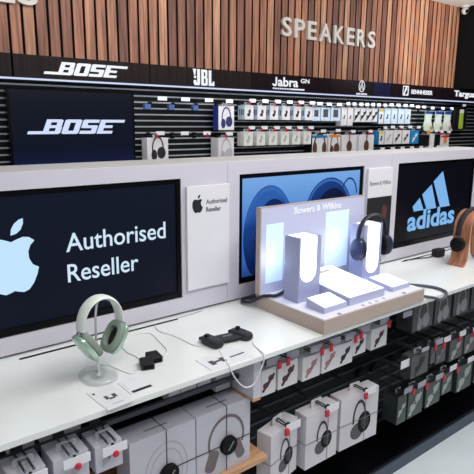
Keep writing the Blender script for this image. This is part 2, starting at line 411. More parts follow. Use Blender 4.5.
# ================================================================== BACK WALL GOODS
ORD = ['first', 'second', 'third', 'fourth', 'fifth', 'sixth', 'seventh', 'eighth', 'ninth', 'tenth', 'eleventh', 'twelfth']
def pic_phones(mb, cx, cz, s, y, k=0):
    O = (0, y, 0)
    mb.band(arc(cx, cz, .36*s, .55*s, 8, 172, 16), arc(cx, cz, .46*s, .66*s, 8, 172, 16), O, X3, Z3, .0006, k=k)
    mb.prism(ell(cx - .36*s, cz - .16*s, .17*s, .34*s), O, X3, Z3, .0006, k=k)
    mb.prism(ell(cx + .36*s, cz - .16*s, .17*s, .34*s), O, X3, Z3, .0006, k=k)
def pic_side(mb, cx, cz, s, y, k=0):      # headphones seen three-quarter
    O = (0, y, 0)
    mb.band(arc(cx, cz, .30*s, .60*s, -5, 195, 16), arc(cx, cz, .38*s, .70*s, -5, 195, 16), O, X3, Z3, .0006, k=k)
    mb.prism(ell(cx + .22*s, cz - .22*s, .27*s, .33*s), O, X3, Z3, .0007, k=k)
    mb.prism(ell(cx - .24*s, cz - .34*s, .18*s, .30*s), O, X3, Z3, .0006, k=k)
def pic_cup(mb, cx, cz, s, y, k=0):
    O = (0, y, 0); mb.prism(ell(cx, cz, .3*s, .42*s), O, X3, Z3, .0006, k=k); mb.box(cx - .05*s, cx + .05*s, y - .0006, y, cz + .35*s, cz + .95*s, k)
def pic_buds(mb, cx, cz, s, y, k=0):
    O = (0, y, 0)
    for dx, dz in ((-.24, -.22), (.2, .22)):
        mb.prism(ell(cx + dx*s, cz + dz*s, .25*s, .21*s, 14), O, X3, Z3, .0006, k=k)
        mb.prism([(cx + (dx-.34)*s, cz + (dz-.34)*s), (cx + (dx-.18)*s, cz + (dz-.46)*s), (cx + (dx+.34)*s, cz + (dz+.16)*s), (cx + (dx+.20)*s, cz + (dz+.30)*s)], O, X3, Z3, .0005, k=k)
def pic_note(mb, cx, cz, s, y, k=0):
    O = (0, y, 0); mb.prism(ell(cx + .06*s, cz + .12*s, .20*s, .27*s, 12), O, X3, Z3, .0006, k=k)
    mb.prism(ell(cx - .10*s, cz - .28*s, .26*s, .22*s, 12), O, X3, Z3, .0005, k=k)
def pic_panel(mb, cx, cz, s, y, k=0):
    mb.prism(rect(cx - .35*s, cx + .35*s, cz - .25*s, cz + .5*s), (0, y, 0), X3, Z3, .0006, k=k)
PICS = dict(phones=pic_phones, side=pic_side, cup=pic_cup, buds=pic_buds, note=pic_note, panel=pic_panel)
def goods(name, label, group, x0, x1, z0, z1, yf, d, m, pic=None, pm='ink_dark', side=None, tab=True, ps=.8, M=None, cat='box', pdz=0, strip=None, bars=False):
    loc = ((x0 + x1) / 2, yf + d / 2, z0)
    Mx = M or Matrix()
    t = thing(name, label, cat, Mx @ Vector(loc), group)
    mb = MB(Mx); mb.box(x0, x1, yf, yf + d, z0, z1)
    if side: mb.f[0] = (mb.f[0][0], 1)
    cb = mb.build('carton', [m, side] if side else m, t, bevel=.0012)
    if pic:
        mb = MB(Mx); PICS[pic](mb, (x0 + x1) / 2, (z0 + z1) / 2 + pdz, min(x1 - x0, z1 - z0) * ps, yf - .0003); mb.build('printed_picture', pm, t)
    if bars:
        mb = MB()
        for q in range(3): mb.box(x0 - .0006, x0 - .0001, yf + d * (.18 + .24 * q), yf + d * (.30 + .24 * q), z0 + (z1 - z0) * .32, z0 + (z1 - z0) * .72)
        mb.build('printed_bars', pm, t)
    if strip:
        MB(Mx).box(x0 + .001, x1 - .001, yf - .0012, yf - .0002, z1 - .028, z1 - .004).build('colour_band', strip, t)
    if tab:
        cx = (x0 + x1) / 2; wd_ = min(.026, (x1 - x0) * .3); ym = yf + d * .35
        mb = MB(Mx); mb.band(rrect(cx - wd_*.45, cx + wd_*.45, z1 + .010, z1 + .018, .0035, 3), rrect(cx - wd_, cx + wd_, z1, z1 + .024, .006, 3), (0, ym, 0), X3, Z3, .0015, True)
        mb.build('hang_tab', 'acrylic' if m.startswith('carton_') else m, t)
    return t
def hook(label, group, x, z, y0, y1, tw=.066, th=.026, tm='tag_white', lock=None, clip=False, M=None, lx=-.5, rods=1, tilt=.0, rm='rail_grey'):
    t = thing('display_hook', label, 'hook', (x, y1, z - .02), group)
    mb = MB()
    mb.box(x - .016, x + .016, y1 - .006, y1 - .0005, z - .022, z + .022); mb.build('back_plate', 'black_matt', t)
    for dx in ((0,) if rods == 1 else (-.008, .008)):
        MB().tube([(x + dx, y1 - .006, z), (x + dx, y0 + .004, z), (x + dx, y0, z + .008)], .0028, seg=8).build('prong', rm, t, smooth=True)
    MB().hexa([(x - tw/2, y0 - .0105, z + .006), (x + tw/2, y0 - .0105, z + .006), (x + tw/2, y0 - .0085, z + .006), (x - tw/2, y0 - .0085, z + .006)],
              [(x - tw/2, y0 - .0105 + tilt, z + .006 + th), (x + tw/2, y0 - .0105 + tilt, z + .006 + th), (x + tw/2, y0 - .0085 + tilt, z + .006 + th), (x - tw/2, y0 - .0085 + tilt, z + .006 + th)]).build('price_tag', tm, t)
    MB().box(x - .004, x + .004, y0 - .0085, y0 + .004, z + .004, z + .016).build('tag_clip', 'black_matt', t)
    if lock:
        lxx = x + lx * tw
        MB().box(lxx - .008, lxx + .008, y0 - .018, y0 - .011, z - .014, z + .016).build('lock', lock, t, 'red plastic lock' if lock == 'red_plastic' else None, bevel=.003)
    if clip:
        MB().box(x - .12, x - .075, y0 + .02, y0 + .05, z - .055, z - .02).build('clip_block', 'tag_blue', t, 'blue plastic block')
        MB().tube([(x - .098, y0 + .035, z - .03), (x - .09, y0 + .035, z - .003), (x, y0 + .035, z - .003)], .003, seg=6).build('clip_arm', 'rail_grey', t)
    return t
GH = 'display hooks on the back wall'; GU = 'boxes hanging in the upper row on the back wall'; GL_ = 'boxes hanging in the lower row on the back wall'
YF = 3.36
def wall_item(x0, x1, z0, z1, m, label, group, hl, **kw):
    htm = kw.pop('tm', 'tag_white'); hlock = kw.pop('lock', None); d = kw.pop('d', .07); hk = kw.pop('hk', True); yf = kw.pop('yf', YF)
    t = goods('headphone_box' if 'headphone' in label else 'product_box', label, group, x0, x1, z0, z1, yf, d, m, **kw)
    if hk: hook(hl, GH, (x0 + x1) / 2, z1 + .0145, yf - .03, WALL_Y - .004, tm=htm, lock=hlock, tw=min(.066, (x1 - x0) * .72))
    return t
# empty hooks left of the blue-sided box
for i, x in enumerate((1.965, 2.155, 2.36)):
    hook('empty upper hook with blue block right of wall screen, %s from the screen' % ORD[i], GH, x, 1.712, 3.33, WALL_Y - .004, clip=True, th=.024, tw=.072)
for i, (x, tm) in enumerate(((2.145, 'tag_white'), (2.34, 'tag_white'))):
    hook('empty lower hook right of the black headphone box by the wall screen, %s along' % ORD[i], GH, x, 1.474, 3.33, WALL_Y - .004, tm=tm, lock='red_plastic' if i else None, lx=0)
wall_item(2.474, 2.624, 1.514, 1.693, 'carton_white', 'white box with blue side and navy headphones printed, hanging on the back wall', GU, 'hook holding the blue-sided headphone box', pic='side', pm='navy_print', side='carton_blue', d=.07, ps=.8)
wall_item(1.859, 2.028, 1.27, 1.462, 'carton_white', 'white box with black headphones printed, hanging beside the large wall screen', GL_, 'hook holding the black headphone box beside wall screen', pic='side', pm='ink_dark', d=.08, ps=.75, pdz=.02, lock='red_plastic')
wall_item(2.474, 2.624, 1.27, 1.453, 'carton_white', 'white box with faint pale headphones, hanging below the blue-sided headphone box', GL_, 'hook holding the pale headphone box below the blue-sided one', pic='side', pm='ink_pale', d=.10, ps=.85, lock='red_plastic')
for k in range(6):
    x = 2.732 + .1335 * k
    wall_item(x, x + .088, 1.594, 1.705, 'carton_white', 'small pale earphone box with dark print, %s right of the blue-sided box' % ORD[k], GU, 'upper hook with price tag over %s small earphone box' % ORD[k], pic='note', pm='ink_dark', side='carton_ice', d=.09, lock='red_plastic' if k in (0, 2, 4) else None, ps=.7, bars=True)
    wall_item(x - .006, x + .084, 1.388, 1.498, 'carton_cream', 'small cream earphone box with faint print, %s in the lower row' % ORD[k], GL_, 'lower hook with price tag over %s cream earphone box' % ORD[k], pic='note', pm='ink_pale', side='carton_cream', d=.09, lock='red_plastic', ps=.7)
for k, (a, b, n) in enumerate(((3.49, 3.585, 'first'), (3.60, 3.715, 'second'), (3.73, 3.85, 'third'))):
    wall_item(a, b, 1.588, 1.70, 'carton_ice', 'pale blue box with dark square print, %s of three in the upper row' % n, GU, 'hook over the %s pale blue square print box' % n, pic='panel', pm='ink_mid', ps=.8)
for k, (a, b) in enumerate(((3.875, 3.945), (3.96, 4.03))):
    wall_item(a, b, 1.548, 1.71, 'carton_white', 'tall narrow white box right of the pale blue boxes, %s of two' % ORD[k], GU, 'hook over the %s tall narrow white box' % ORD[k], pic='note', pm='ink_mid', ps=.6)
for k in range(4):
    x = 4.055 + .087 * k
    wall_item(x, x + .076, 1.583, 1.71, 'carton_white', 'white box with bold black print under the emblem sign, %s from left' % ORD[k], GU, 'hook over the %s bold black print box' % ORD[k], pic='buds', pm='ink_dark', ps=1.0)
wall_item(4.415, 4.487, 1.566, 1.71, 'carton_white', 'white box with teal side and yellow band in the upper row', GU, 'hook over the upper teal-sided box', pic='note', side='carton_teal', strip='yellow', d=.09)
for k, (a, b) in enumerate(((4.505, 4.60), (4.62, 4.71), (4.735, 4.83), (4.845, 4.94))):
    wall_item(a, b, 1.566, 1.715, 'carton_ice', 'pale icy box with small dark print right of upper teal-sided box, %s along' % ORD[k], GU, 'hook over the %s pale icy box' % ORD[k], pic='note', pm='ink_mid', ps=.6)
for k, x in enumerate((5.0, 5.11)):
    hook('empty hook left of the flared green cards, %s of two' % ORD[k], GH, x, 1.72, 3.33, WALL_Y - .004)
# flared hanging cards
for k, x0 in enumerate((5.20, 5.395, 5.575)):
    t = thing('hanging_card', 'pale green flared blister card with blue header, %s of three' % ORD[k], 'card', (x0 + .07, YF + .01, 1.48), 'flared green cards on the back wall')
    MB().prism([(x0 + .01, 1.70), (x0 + .135, 1.70), (x0 + .125, 1.60), (x0 + .15, 1.55), (x0 + .185, 1.50), (x0 + .165, 1.48), (x0 + .01, 1.495), (x0 - .01, 1.55), (x0 + .01, 1.6)], (0, YF + .012, 0), X3, Z3, .012).build('card', 'card_green', t)
    MB().box(x0 + .008, x0 + .137, YF - .003, YF - .0005, 1.672, 1.698).build('header_band', 'carton_blue', t)
    MB().prism(ell(x0 + .13, 1.525, .026, .022), (0, YF - .0002, 0), X3, Z3, .006).build('earbud', 'rose_print', t)
    MB().box(x0 + .03, x0 + .10, YF - .002, YF - .0003, 1.56, 1.64).build('printed_panel', 'carton_white', t)
    hook('hook over the %s flared green card' % ORD[k], GH, x0 + .07, 1.714, 3.33, WALL_Y - .004, lock='carton_blue' if k else None)
t = thing('accessory_pouch', 'black hanging pouch with lime green stripe at the right end', 'pouch', (5.92, 3.38, 1.50))
MB().box(5.80, 6.07, 3.37, 3.41, 1.50, 1.735).build('pouch', 'carton_black', t, bevel=.012)
MB().box(5.90, 5.985, 3.366, 3.3695, 1.515, 1.725).build('stripe', 'lime', t)
MB().box(5.905, 5.98, 3.3635, 3.3658, 1.69, 1.73).build('label_tag', 'tag_white', t)
MB().box(5.80, 6.07, 3.385, 3.39, 1.735, 1.752).build('hang_tab', 'black_matt', t)
hook('hook over the black and lime pouch', GH, 5.935, 1.757, 3.35, WALL_Y - .004)
# lower row, middle and right
wall_item(3.50, 3.69, 1.29, 1.468, 'carton_white', 'headphone box with teal top band and dark brown headphones, lower row', GL_, 'hook over the teal banded headphone box', pic='phones', pm='brown_print', side='carton_black', strip='carton_teal', d=.1, ps=.95, pdz=-.005)
wall_item(3.715, 3.865, 1.29, 1.472, 'carton_white', 'headphone box with orange top band and brown headphones, lower row', GL_, 'hook over the orange banded headphone box', pic='side', pm='brown_print', strip='orange', d=.1, ps=.95, pdz=-.005)
wall_item(3.895, 4.10, 1.29, 1.462, 'carton_white', 'white headphone box with single brown earcup, left of two, lower row', GL_, 'hook over the left brown earcup box', pic='cup', pm='brown_print', d=.1, lock='red_plastic', ps=.75, pdz=-.02)
wall_item(4.14, 4.36, 1.29, 1.462, 'carton_white', 'white headphone box with single brown earcup, right of two, lower row', GL_, 'hook over the right brown earcup box', pic='cup', pm='brown_print', d=.1, lock='red_plastic', ps=.75, pdz=-.02)
wall_item(4.44, 4.515, 1.365, 1.495, 'carton_white', 'white box with teal side and yellow band in the lower row', GL_, 'hook over the lower teal-sided box', pic='note', side='carton_teal', strip='yellow', d=.09)
for k, (a, b, pm) in enumerate(((4.54, 4.655, 'ink_pale'), (4.68, 4.805, 'ink_dark'), (4.83, 4.95, 'maroon_print'))):
    wall_item(a, b, 1.365, 1.502, 'carton_white', 'white box right of the lower teal-sided box, %s of three' % ORD[k], GL_, 'hook over the %s white box right of the lower teal-sided one' % ORD[k], pic='buds', pm=pm, ps=.6, lock='red_plastic' if k == 1 else None)
wall_item(4.975, 5.115, 1.362, 1.50, 'carton_teal', 'bright teal blue box in the lower row', GL_, 'hook over the bright teal box', pic='buds', pm='carton_ice', ps=.6)
wall_item(5.15, 5.315, 1.33, 1.452, 'carton_black', 'black box with orange tag right of the bright teal box', GL_, 'hook with orange tag over the black box', tm='orange', lock='orange', ps=.6)
wall_item(5.335, 5.415, 1.31, 1.462, 'carton_white', 'plain narrow white box between two black boxes at the lower right', GL_, 'hook over the plain narrow white box')
wall_item(5.435, 5.53, 1.32, 1.452, 'carton_black', 'black box between the narrow white and red banded boxes', GL_, 'hook over the black box by the red banded one', lock='red_plastic')
wall_item(5.55, 5.71, 1.31, 1.447, 'carton_white', 'white box with red band, last in the lower row on the right', GL_, 'hook over the red banded box', pic='panel', pm='orange', strip='red_plastic', ps=.7)
for k in range(8):
    hook('bare hook with price tag just above the low white panel, %s along' % ORD[k], GH, 4.44 + .165 * k, 1.302, 3.32, WALL_Y - .004, th=.03)

# ================================================================== ISLAND
TOP = .893; FRONT = 1.13; PAN = 1.57
t = thing('worktop', 'long glossy white counter top running along the display island', 'counter top', (1.7, 1.35, .877))
MB().box(-.9, 3.9, FRONT, 1.80, .876, TOP).build('board', ['worktop_white'], t, bevel=.0015)
for a, b in ((.41, .957), (1.40, 1.9), (2.285, 2.745)):
    MB().prism(rrect(a, b, 1.537, 1.548, .005), (0, 0, TOP), X3, Y3, .0008).build('cable_slot', 'black_matt', t, 'black cable slot')
MB().tube([(.957, 1.548, TOP), (1.03, 1.552, TOP + .001), (1.075, 1.562, TOP + .001)], .0012, seg=6).build('seam', 'ink_grey', t)
# screen panels
B0, BW = 1.198 - .9865, .9865
def panel(i, label):
    x0, x1 = B0 + (i - 0) * BW + .0008, B0 + (i + 1) * BW - .0008
    o0, o1 = x0 + .055, x0 + .055 + .728; oz0, oz1 = .957, 1.386
    t = thing('screen_panel', label, 'panel', ((x0 + x1) / 2, 1.69, TOP), 'white panels framing the counter screens')
    mb = MB()
    mb.box(x0, o0, PAN, 1.81, .9025, 1.435); mb.box(o1, x1, PAN, 1.81, .9025, 1.435); mb.box(o0, o1, PAN, 1.81, .9025, oz0); mb.box(o0, o1, PAN, 1.81, oz1, 1.435); mb.box(o0, o1, 1.70, 1.81, oz0, oz1)
    mb.build('front_board', 'white_board', t)
    MB().box(x0, x1, PAN + .006, 1.81, 1.435, 1.4365).build('top_cap', 'edge_white', t)
    MB().box(x0, x1, PAN + .02, 1.80, TOP, .9025).build('foot', 'ink_grey', t)
    return x0, o0, o1, oz0, oz1
def screen(o0, o1, oz0, oz1, smat, label):
    g = .0012
    t = thing('display_screen', label, 'screen', ((o0 + o1) / 2, 1.6, oz0), 'screens set into the white counter panels')
    mb = MB(); b = .016; o0 += g; o1 -= g; oz0 += g; oz1 -= g; y = PAN + .004
    mb.box(o0, o0 + b, y, 1.62, oz0, oz1); mb.box(o1 - b, o1, y, 1.62, oz0, oz1); mb.box(o0 + b, o1 - b, y, 1.62, oz0, oz0 + b + .006); mb.box(o0 + b, o1 - b, y, 1.62, oz1 - b, oz1)
    mb.box(o0, o1, 1.62, 1.699, oz0, oz1)
    mb.build('bezel', 'black_gloss', t)
    sx0, sx1, sz0, sz1 = o0 + b, o1 - b, oz0 + b + .006, oz1 - b
    s = MB().box(sx0, sx1, y + .006, y + .016, sz0, sz1).build('screen', smat, t)
    return t, s, y + .0058, (sx0, sx1, sz0, sz1)
def apple(mb, cx, cz, h, y, d=.0008, k=None):
    # fruit outline with bite and leaf; h = body height
    pts = [(0, .40), (.10, .44), (.22, .47), (.34, .44), (.42, .36)] + [(.42 - .0, .36)]
    body = [(0, .39), (.09, .425), (.20, .455), (.30, .44), (.385, .375)]
    bite = [(.31, .30), (.27, .20), (.275, .08), (.33, -.03), (.43, -.09)]
    low = [(.40, -.20), (.33, -.35), (.24, -.455), (.15, -.485), (.07, -.465), (0, -.44), (-.07, -.465), (-.15, -.485), (-.25, -.445), (-.35, -.32), (-.43, -.13), (-.455, .05), (-.44, .22), (-.37, .37), (-.27, .445), (-.17, .455), (-.08, .425)]
    P = [(cx + p[0] * h * .97, cz + p[1] * h) for p in body + bite + low]
    mb.prism(P, (0, y, 0), X3, Z3, d, k)
    leaf = [(0.0, .50), (.015, .60), (.07, .69), (.15, .75), (.215, .765), (.21, .68), (.165, .58), (.09, .52)]
    mb.prism([(cx + p[0] * h, cz + p[1] * h) for p in leaf], (0, y, 0), X3, Z3, d, k)
x0, o0, o1, z0, z1 = panel(0, 'white panel around the left counter screen')
t, s, ys, ext = screen(o0, o1, z0, z1, 'screen_navy', 'navy counter screen showing fruit emblem and the words Authorised Reseller')
mb = MB(); apple(mb, .425, 1.168, .176, ys); mb.build('emblem', 'logo_ice', s, 'pale blue apple emblem')
mb = MB(); text_into(mb, 'Authorised', (0, ys, 0), X3, Z3, .584, .936, 1.183, 1.2415, .008, .0006); mb.build('lettering', 'text_ice', s, 'pale lettering'); mb = MB(); text_into(mb, 'Reseller', (0, ys, 0), X3, Z3, .584, .828, 1.086, 1.144, .008, .0006)
mb.build('lettering', 'text_ice', s, 'pale lettering')
x0, o0, o1, z0, z1 = panel(1, 'white panel around the middle blue screen')
t, s, ys, (a, b, c, d) = screen(o0, o1, z0, z1, 'screen_sky', 'blue counter screen showing large dark blue earcups behind the lit display')
for cx, cz, rx, rz in ((a + .145, 1.13, .135, .205), (b - .20, 1.185, .15, .16)):
    def clip(pts): return [(min(max(p[0], a + .001), b - .001), min(max(p[1], c + .001), d - .001)) for p in pts]
    mb = MB(); O = (0, ys, 0)
    mb.prism(clip(ell(cx, cz, rx, rz, 36)), O, X3, Z3, .0004, 0)
    mb.prism(clip(ell(cx + .022, cz - .015, rx * .74, rz * .8, 36)), O, X3, Z3, .0008, 1)
    mb.band(clip(arc(cx, cz, rx * .90, rz * .9, 20, 160)), clip(arc(cx, cz, rx * .96, rz * .96, 20, 160)), O, X3, Z3, .0007, k=2)
    mb.build('earcup_image', ['screen_cup', 'screen_cup_deep', 'screen_cup_rim'], s)
mb = MB(); mb.band(arc(b - .07, 1.25, .05, .08, 10, 150), arc(b - .07, 1.25, .056, .088, 10, 150), (0, ys, 0), X3, Z3, .0009); mb.build('earcup_cable_image', 'screen_cup', s)
x0, o0, o1, z0, z1 = panel(2, 'white panel around the right counter screen')
t, s, ys, ext = screen(o0, o1, z0, z1, 'screen_black', 'black counter screen showing three slanted blue bars over a blue word')
mb = MB()
for p in ([(2.398, 1.140), (2.476, 1.175), (2.458, 1.222), (2.395, 1.170)],): pass
def bar(xb, xt, wb, zt_l, zt_r, zb=1.132):
    # slanted stripe leaning left at the top, cut along the rising diagonal
    mb.prism([(xb, zb), (xb + wb, zb), (xt[1], zt_r), (xt[0], zt_l)], (0, ys, 0), X3, Z3, .0006)
bar(2.412, (2.398, 2.456), .086, 1.158, 1.199)
bar(2.527, (2.476, 2.556), .09, 1.215, 1.262)
bar(2.655, (2.572, 2.653), .095, 1.277, 1.327)
mb.build('emblem', 'logo_blue', s, 'three slanted blue bars')
mb = MB(); text_into(mb, 'adidas', (0, ys, 0), X3, Z3, 2.363, 2.806, 1.030, 1.136, .028, .0006); mb.build('lettering', 'logo_blue', s, 'blue lower case lettering')
# small signs on the panels
t = thing('info_sign', 'white acrylic sign with small black apple emblem between left and middle screens', 'sign', (1.105, 1.56, .98))
MB().box(1.012, 1.198, 1.558, 1.5690, .981, 1.357).build('plate', 'sign_white', t, bevel=.001)
mb = MB(); apple(mb, 1.056, 1.287, .052, 1.5578, .0005); mb.build('emblem', 'ink_dark', t, 'black apple emblem')
mb = MB(); text_into(mb, 'Authorised', (0, 1.5578, 0), X3, Z3, 1.092, 1.186, 1.290, 1.307, .018, .0004); text_into(mb, 'Reseller', (0, 1.5578, 0), X3, Z3, 1.092, 1.158, 1.262, 1.279, .018, .0004); mb.build('lettering', 'ink_mid', t)
t = thing('info_sign', 'white sign with dark portrait photo between middle and right screens', 'sign', (2.088, 1.56, .95))
MB().box(2.0, 2.183, 1.558, 1.5690, .948, 1.372).build('plate', 'sign_white', t, bevel=.001)
mb = MB(); text_into(mb, 'Bowers & Wilkins', (0, 1.5578, 0), X3, Z3, 2.014, 2.170, 1.293, 1.313, .012, .0004); mb.build('lettering', 'ink_grey', t)
ph = MB().box(2.0, 2.183, 1.5568, 1.5579, .962, 1.236).build('photograph', 'ink_dark', t, 'dark photograph of a person')
mb = MB(); mb.prism(ell(2.130, 1.165, .020, .030), (0, 1.5567, 0), X3, Z3, .0004); mb.prism([(2.115, 1.145), (2.142, 1.14), (2.16, 1.11), (2.11, 1.11)], (0, 1.5567, 0), X3, Z3, .0003); mb.build('portrait_image', 'skin_dim', ph)

# ---- carcass below the worktop
t = thing('counter_unit', 'left counter bay with oak shelf and white side panel', 'cabinet', (.3, 1.5, 0))
MB().box(-.9, 1.07, 1.46, 1.49, .067, .876).build('back_panel', 'bay_black', t)
MB().box(-.9, 1.07, 1.18, 1.459, .483, .50).build('shelf', 'oak', t, 'oak shelf')
dv = MB().box(.992, 1.022, 1.165, 1.459, .735, .8758).build('side_panel', 'white_board', t, 'white side panel')
MB().box(.992, 1.022, 1.165, 1.459, .7245, .7348).build('edge_strip', 'oak', t, 'oak edge strip')
MB().box(1.056, 1.0695, 1.40, 1.459, .067, .8758).build('upright', 'black_matt', t)
for y, zz in ((1.2355, .784), (1.33, .682)):
    MB().box(-.9, .9915, y, y + .012, zz - .007, zz + .007).build('rail', 'rail_grey', t, 'dark grey metal rail')
MB().box(-.9, 1.07, 1.268, 1.49, 0, .067).build('plinth', 'plinth_blue', t)
t = thing('counter_unit', 'right counter bay with black slat back and blue grey plinth', 'cabinet', (2.4, 1.5, 0))
mb = MB(); mb.box(1.071, 3.9, 1.46, 1.49, .067, .876, 0)
z = .12
while z < .86:
    mb.box(1.071, 3.9, 1.457, 1.46, z, z + .012, 1); z += .0575
mb.build('back_panel', ['bay_black', 'bay_metal'], t)
MB().box(1.071, 3.9, 1.268, 1.49, 0, .062).build('plinth', 'plinth_blue', t)
MB().box(1.071, 3.9, 1.275, 1.4569, .0625, .075).build('deck', 'bay_black', t)

# ---- goods under the worktop
GA = 'small white boxes under the counter edge'; GB = 'black boxes in the middle row of the right bay'; GC = 'black boxes in the bottom row of the right bay'; GD = 'smoky boxes under the counter edge'; GK = 'display hooks under the counter'
YB = 1.457
rowA = [(1.055, 1.118, .705, .797, 'maroon_print', 'dark red earbuds'), (1.129, 1.219, .705, .797, 'maroon_print', 'large dark red earbuds'), (1.243, 1.33, .70, .788, 'rose_print', 'rose earbuds'),
        (1.34, 1.424, .70, .79, 'rose_print', 'rose earbuds, right of another such box'), (1.424, 1.506, .70, .787, 'ink_dark', 'black earbuds'), (1.508, 1.582, .72, .795, 'ink_dark', 'small black earbuds'), (1.622, 1.72, .711, .797, 'maroon_print', 'brown red earbuds')]
LA = ['first box from the white side panel', 'second box from the white side panel', 'third box from the white side panel', 'fourth box from the white side panel', 'fifth box from the white side panel', 'sixth box from the white side panel', 'last box before the smoky boxes']
for i, (a, b, c, d, pm, nm) in enumerate(rowA):
    yf = 1.2 if i < 6 else 1.205
    goods('earbud_box', 'white earbud box under the counter edge, %s' % LA[i], GA, a, b, c, d, yf, .09, 'carton_white', pic='buds', pm=pm, ps=.62 if i else .8)
    hook('hook with grey tag and red lock over the %s' % LA[i], GK, (a + b) / 2, d + .0145, yf - .01, YB, tw=.055, th=.024, tm='tag_grey', lock='red_plastic', lx=-.45 if i % 2 else .45, rods=2)
rowD = [(1.885, 2.035), (2.05, 2.178), (2.2, 2.335), (2.352, 2.49)]
for i, (a, b) in enumerate(rowD):
    goods('headphone_box', 'smoky black headphone box under the counter edge, %s right of white boxes' % ORD[i], GD, a, b, .72, .84, 1.2, .08, 'carton_smoke', pic='side', pm='carton_grey', ps=.8)
    hook('hook holding the %s smoky headphone box' % ORD[i], GK, (a + b) / 2, .8545, 1.19, YB, tw=.055, th=.012, tm='tag_grey', rods=2)
hook('bare hook with pale tag left of the smoky headphone boxes', GK, 1.80, .815, 1.18, YB, tw=.06, th=.024, tm='tag_grey', rods=2)
rowB = [(2.08, 2.118, .515, .595, 'ink_grey', 'narrow'), (2.125, 2.205, .50, .59, 'ink_grey', ''), (2.24, 2.355, .48, .585, 'silver_print', ''), (2.372, 2.468, .48, .578, 'silver_print', ''), (2.50, 2.60, .48, .578, 'silver_print', '')]
for i, (a, b, c, d, pm, nm) in enumerate(rowB):
    goods('earbud_box', 'black earbud box in the middle row of the right bay, %s along' % ORD[i], GB, a, b, c, d, 1.22, .07, 'carton_smoke', pic='buds', pm=pm, ps=.7)
    hook('middle row hook with tag and red lock over %s black box' % ORD[i], GK, (a + b) / 2, d + .0145, 1.205, YB, tw=.055, th=.026, tm='tag_white' if i else 'tag_grey', lock='red_plastic', lx=-.6, rods=2)
goods('earbud_box', 'grey black earbud box hanging forward of the middle row', GB, 1.822, 1.945, .55, .645, 1.15, .05, 'carton_smoke', pic='buds', pm='ink_dark', ps=.7)
hook('hook holding the forward grey black earbud box', GK, 1.8835, .6595, 1.14, YB, tw=.05, th=.016, tm='tag_grey', rods=2)
hook('bare hook with white tag left of the forward earbud box', GK, 1.80, .60, 1.17, YB, tw=.07, th=.034, rods=2)
rowC = [(1.83, 1.895, .365, .455, .30), (1.93, 2.045, .295, .43, .22), (2.07, 2.19, .30, .42, .22), (2.2, 2.285, .32, .43, .22), (2.335, 2.47, .29, .425, .22), (2.50, 2.62, .29, .42, .22)]
rowC = [(1.855, 1.92, .295, .43), (1.932, 2.045, .295, .425), (2.07, 2.188, .30, .418), (2.2, 2.286, .32, .428), (2.335, 2.47, .29, .425), (2.50, 2.62, .29, .42)]
for i, (a, b, c, d) in enumerate(rowC):
    goods('earbud_box', 'dark mossy earbud box in the bottom row of the right bay, %s along' % ORD[i], GC, a, b, c, d, 1.22, .075, 'carton_moss', pic='buds', pm='silver_print', ps=.75)
    hook('bottom row hook with tag and red lock over %s mossy box' % ORD[i], GK, (a + b) / 2, d + .0145, 1.205, YB, tw=.06, th=.026, tm='tag_grey' if i < 3 else 'tag_white', lock='red_plastic', lx=.55, rods=2)
# tall white headphone cartons
GS = 'tall white headphone cartons in the right bay'
def big_carton(x0, x1, z0, z1, yf, rot, label, hl, d=.06):
    cx = (x0 + x1) / 2
    M = Matrix.Translation((cx, yf + .045, 0)) @ Matrix.Rotation(rot, 4, 'Z') @ Matrix.Translation((-cx, -yf - .045, 0))
    t = thing('headphone_carton', label, 'box', M @ Vector((cx, yf + d / 2, z0)), GS)
    MB(M).box(x0, x1, yf, yf + d, z0, z1).build('carton', 'carton_sony', t, bevel=.0015)
    pcx, pcz, s = cx + .012, (z0 + z1) / 2 - .005, (x1 - x0) * .62
    mb = MB(M); O = (0, yf - .0003, 0)
    mb.band(arc(pcx - .1*s, pcz + .02*s, .22*s, .52*s, -10, 190, 18), arc(pcx - .1*s, pcz + .02*s, .29*s, .62*s, -10, 190, 18), O, X3, Z3, .0006, k=0)
    mb.prism(ell(pcx - .18*s, pcz - .36*s, .28*s, .26*s), O, X3, Z3, .0005, 1)
    mb.prism(ell(pcx + .12*s, pcz - .14*s, .28*s, .34*s), O, X3, Z3, .0009, 2)
    mb.prism(ell(pcx + .14*s, pcz - .14*s, .17*s, .23*s), O, X3, Z3, .0012, 0)
    mb.build('printed_picture', ['ink_dark', 'ink_mid', 'black_matt'], t)
    mb = MB(M); zc = pcz
    mb.tube([(x0 - .001, yf - .0012, zc), (x1 + .001, yf - .0012, zc)], .0011, seg=6); mb.tube([(x0 - .0012, yf - .001, zc), (x0 - .0012, yf + d, zc)], .0011, seg=6)
    mb.tube([(cx + .03, yf - .0012, z0), (cx + .03, yf - .0012, z1 + .001), (cx + .03, yf + d, z1 + .001)], .0011, seg=6)
    mb.build('security_cord', 'ink_grey', t)
    mb = MB(M); mb.band(rrect(cx - .010, cx + .010, z1 + .010, z1 + .022, .004, 3), rrect(cx - .028, cx + .028, z1, z1 + .030, .007, 3), (0, yf + .035, 0), X3, Z3, .002, True); mb.build('hang_tab', 'carton_white', t)
    h = thing('display_hook', hl, 'hook', (cx, YB, z1), GK)
    for dx in (-.006, .006):
        MB().tube([(cx + dx, YB, z1 + .017), (cx + dx, yf - .012, z1 + .017), (cx + dx, yf - .016, z1 + .026)], .0028, seg=8).build('prong', 'rail_grey', h, smooth=True)
    MB().box(cx - .012, cx + .055, yf - .028, yf - .026, z1 - .002, z1 + .026).build('price_tag', 'tag_white', h)
    MB().box(cx - .006, cx + .012, yf - .0255, yf - .013, z1 + .012, z1 + .024).build('tag_clip', 'black_matt', h)
    MB().box(cx - .024, cx - .006, yf - .040, yf - .0285, z1 - .008, z1 + .018).build('lock', 'red_plastic', h, 'red plastic lock', bevel=.004)
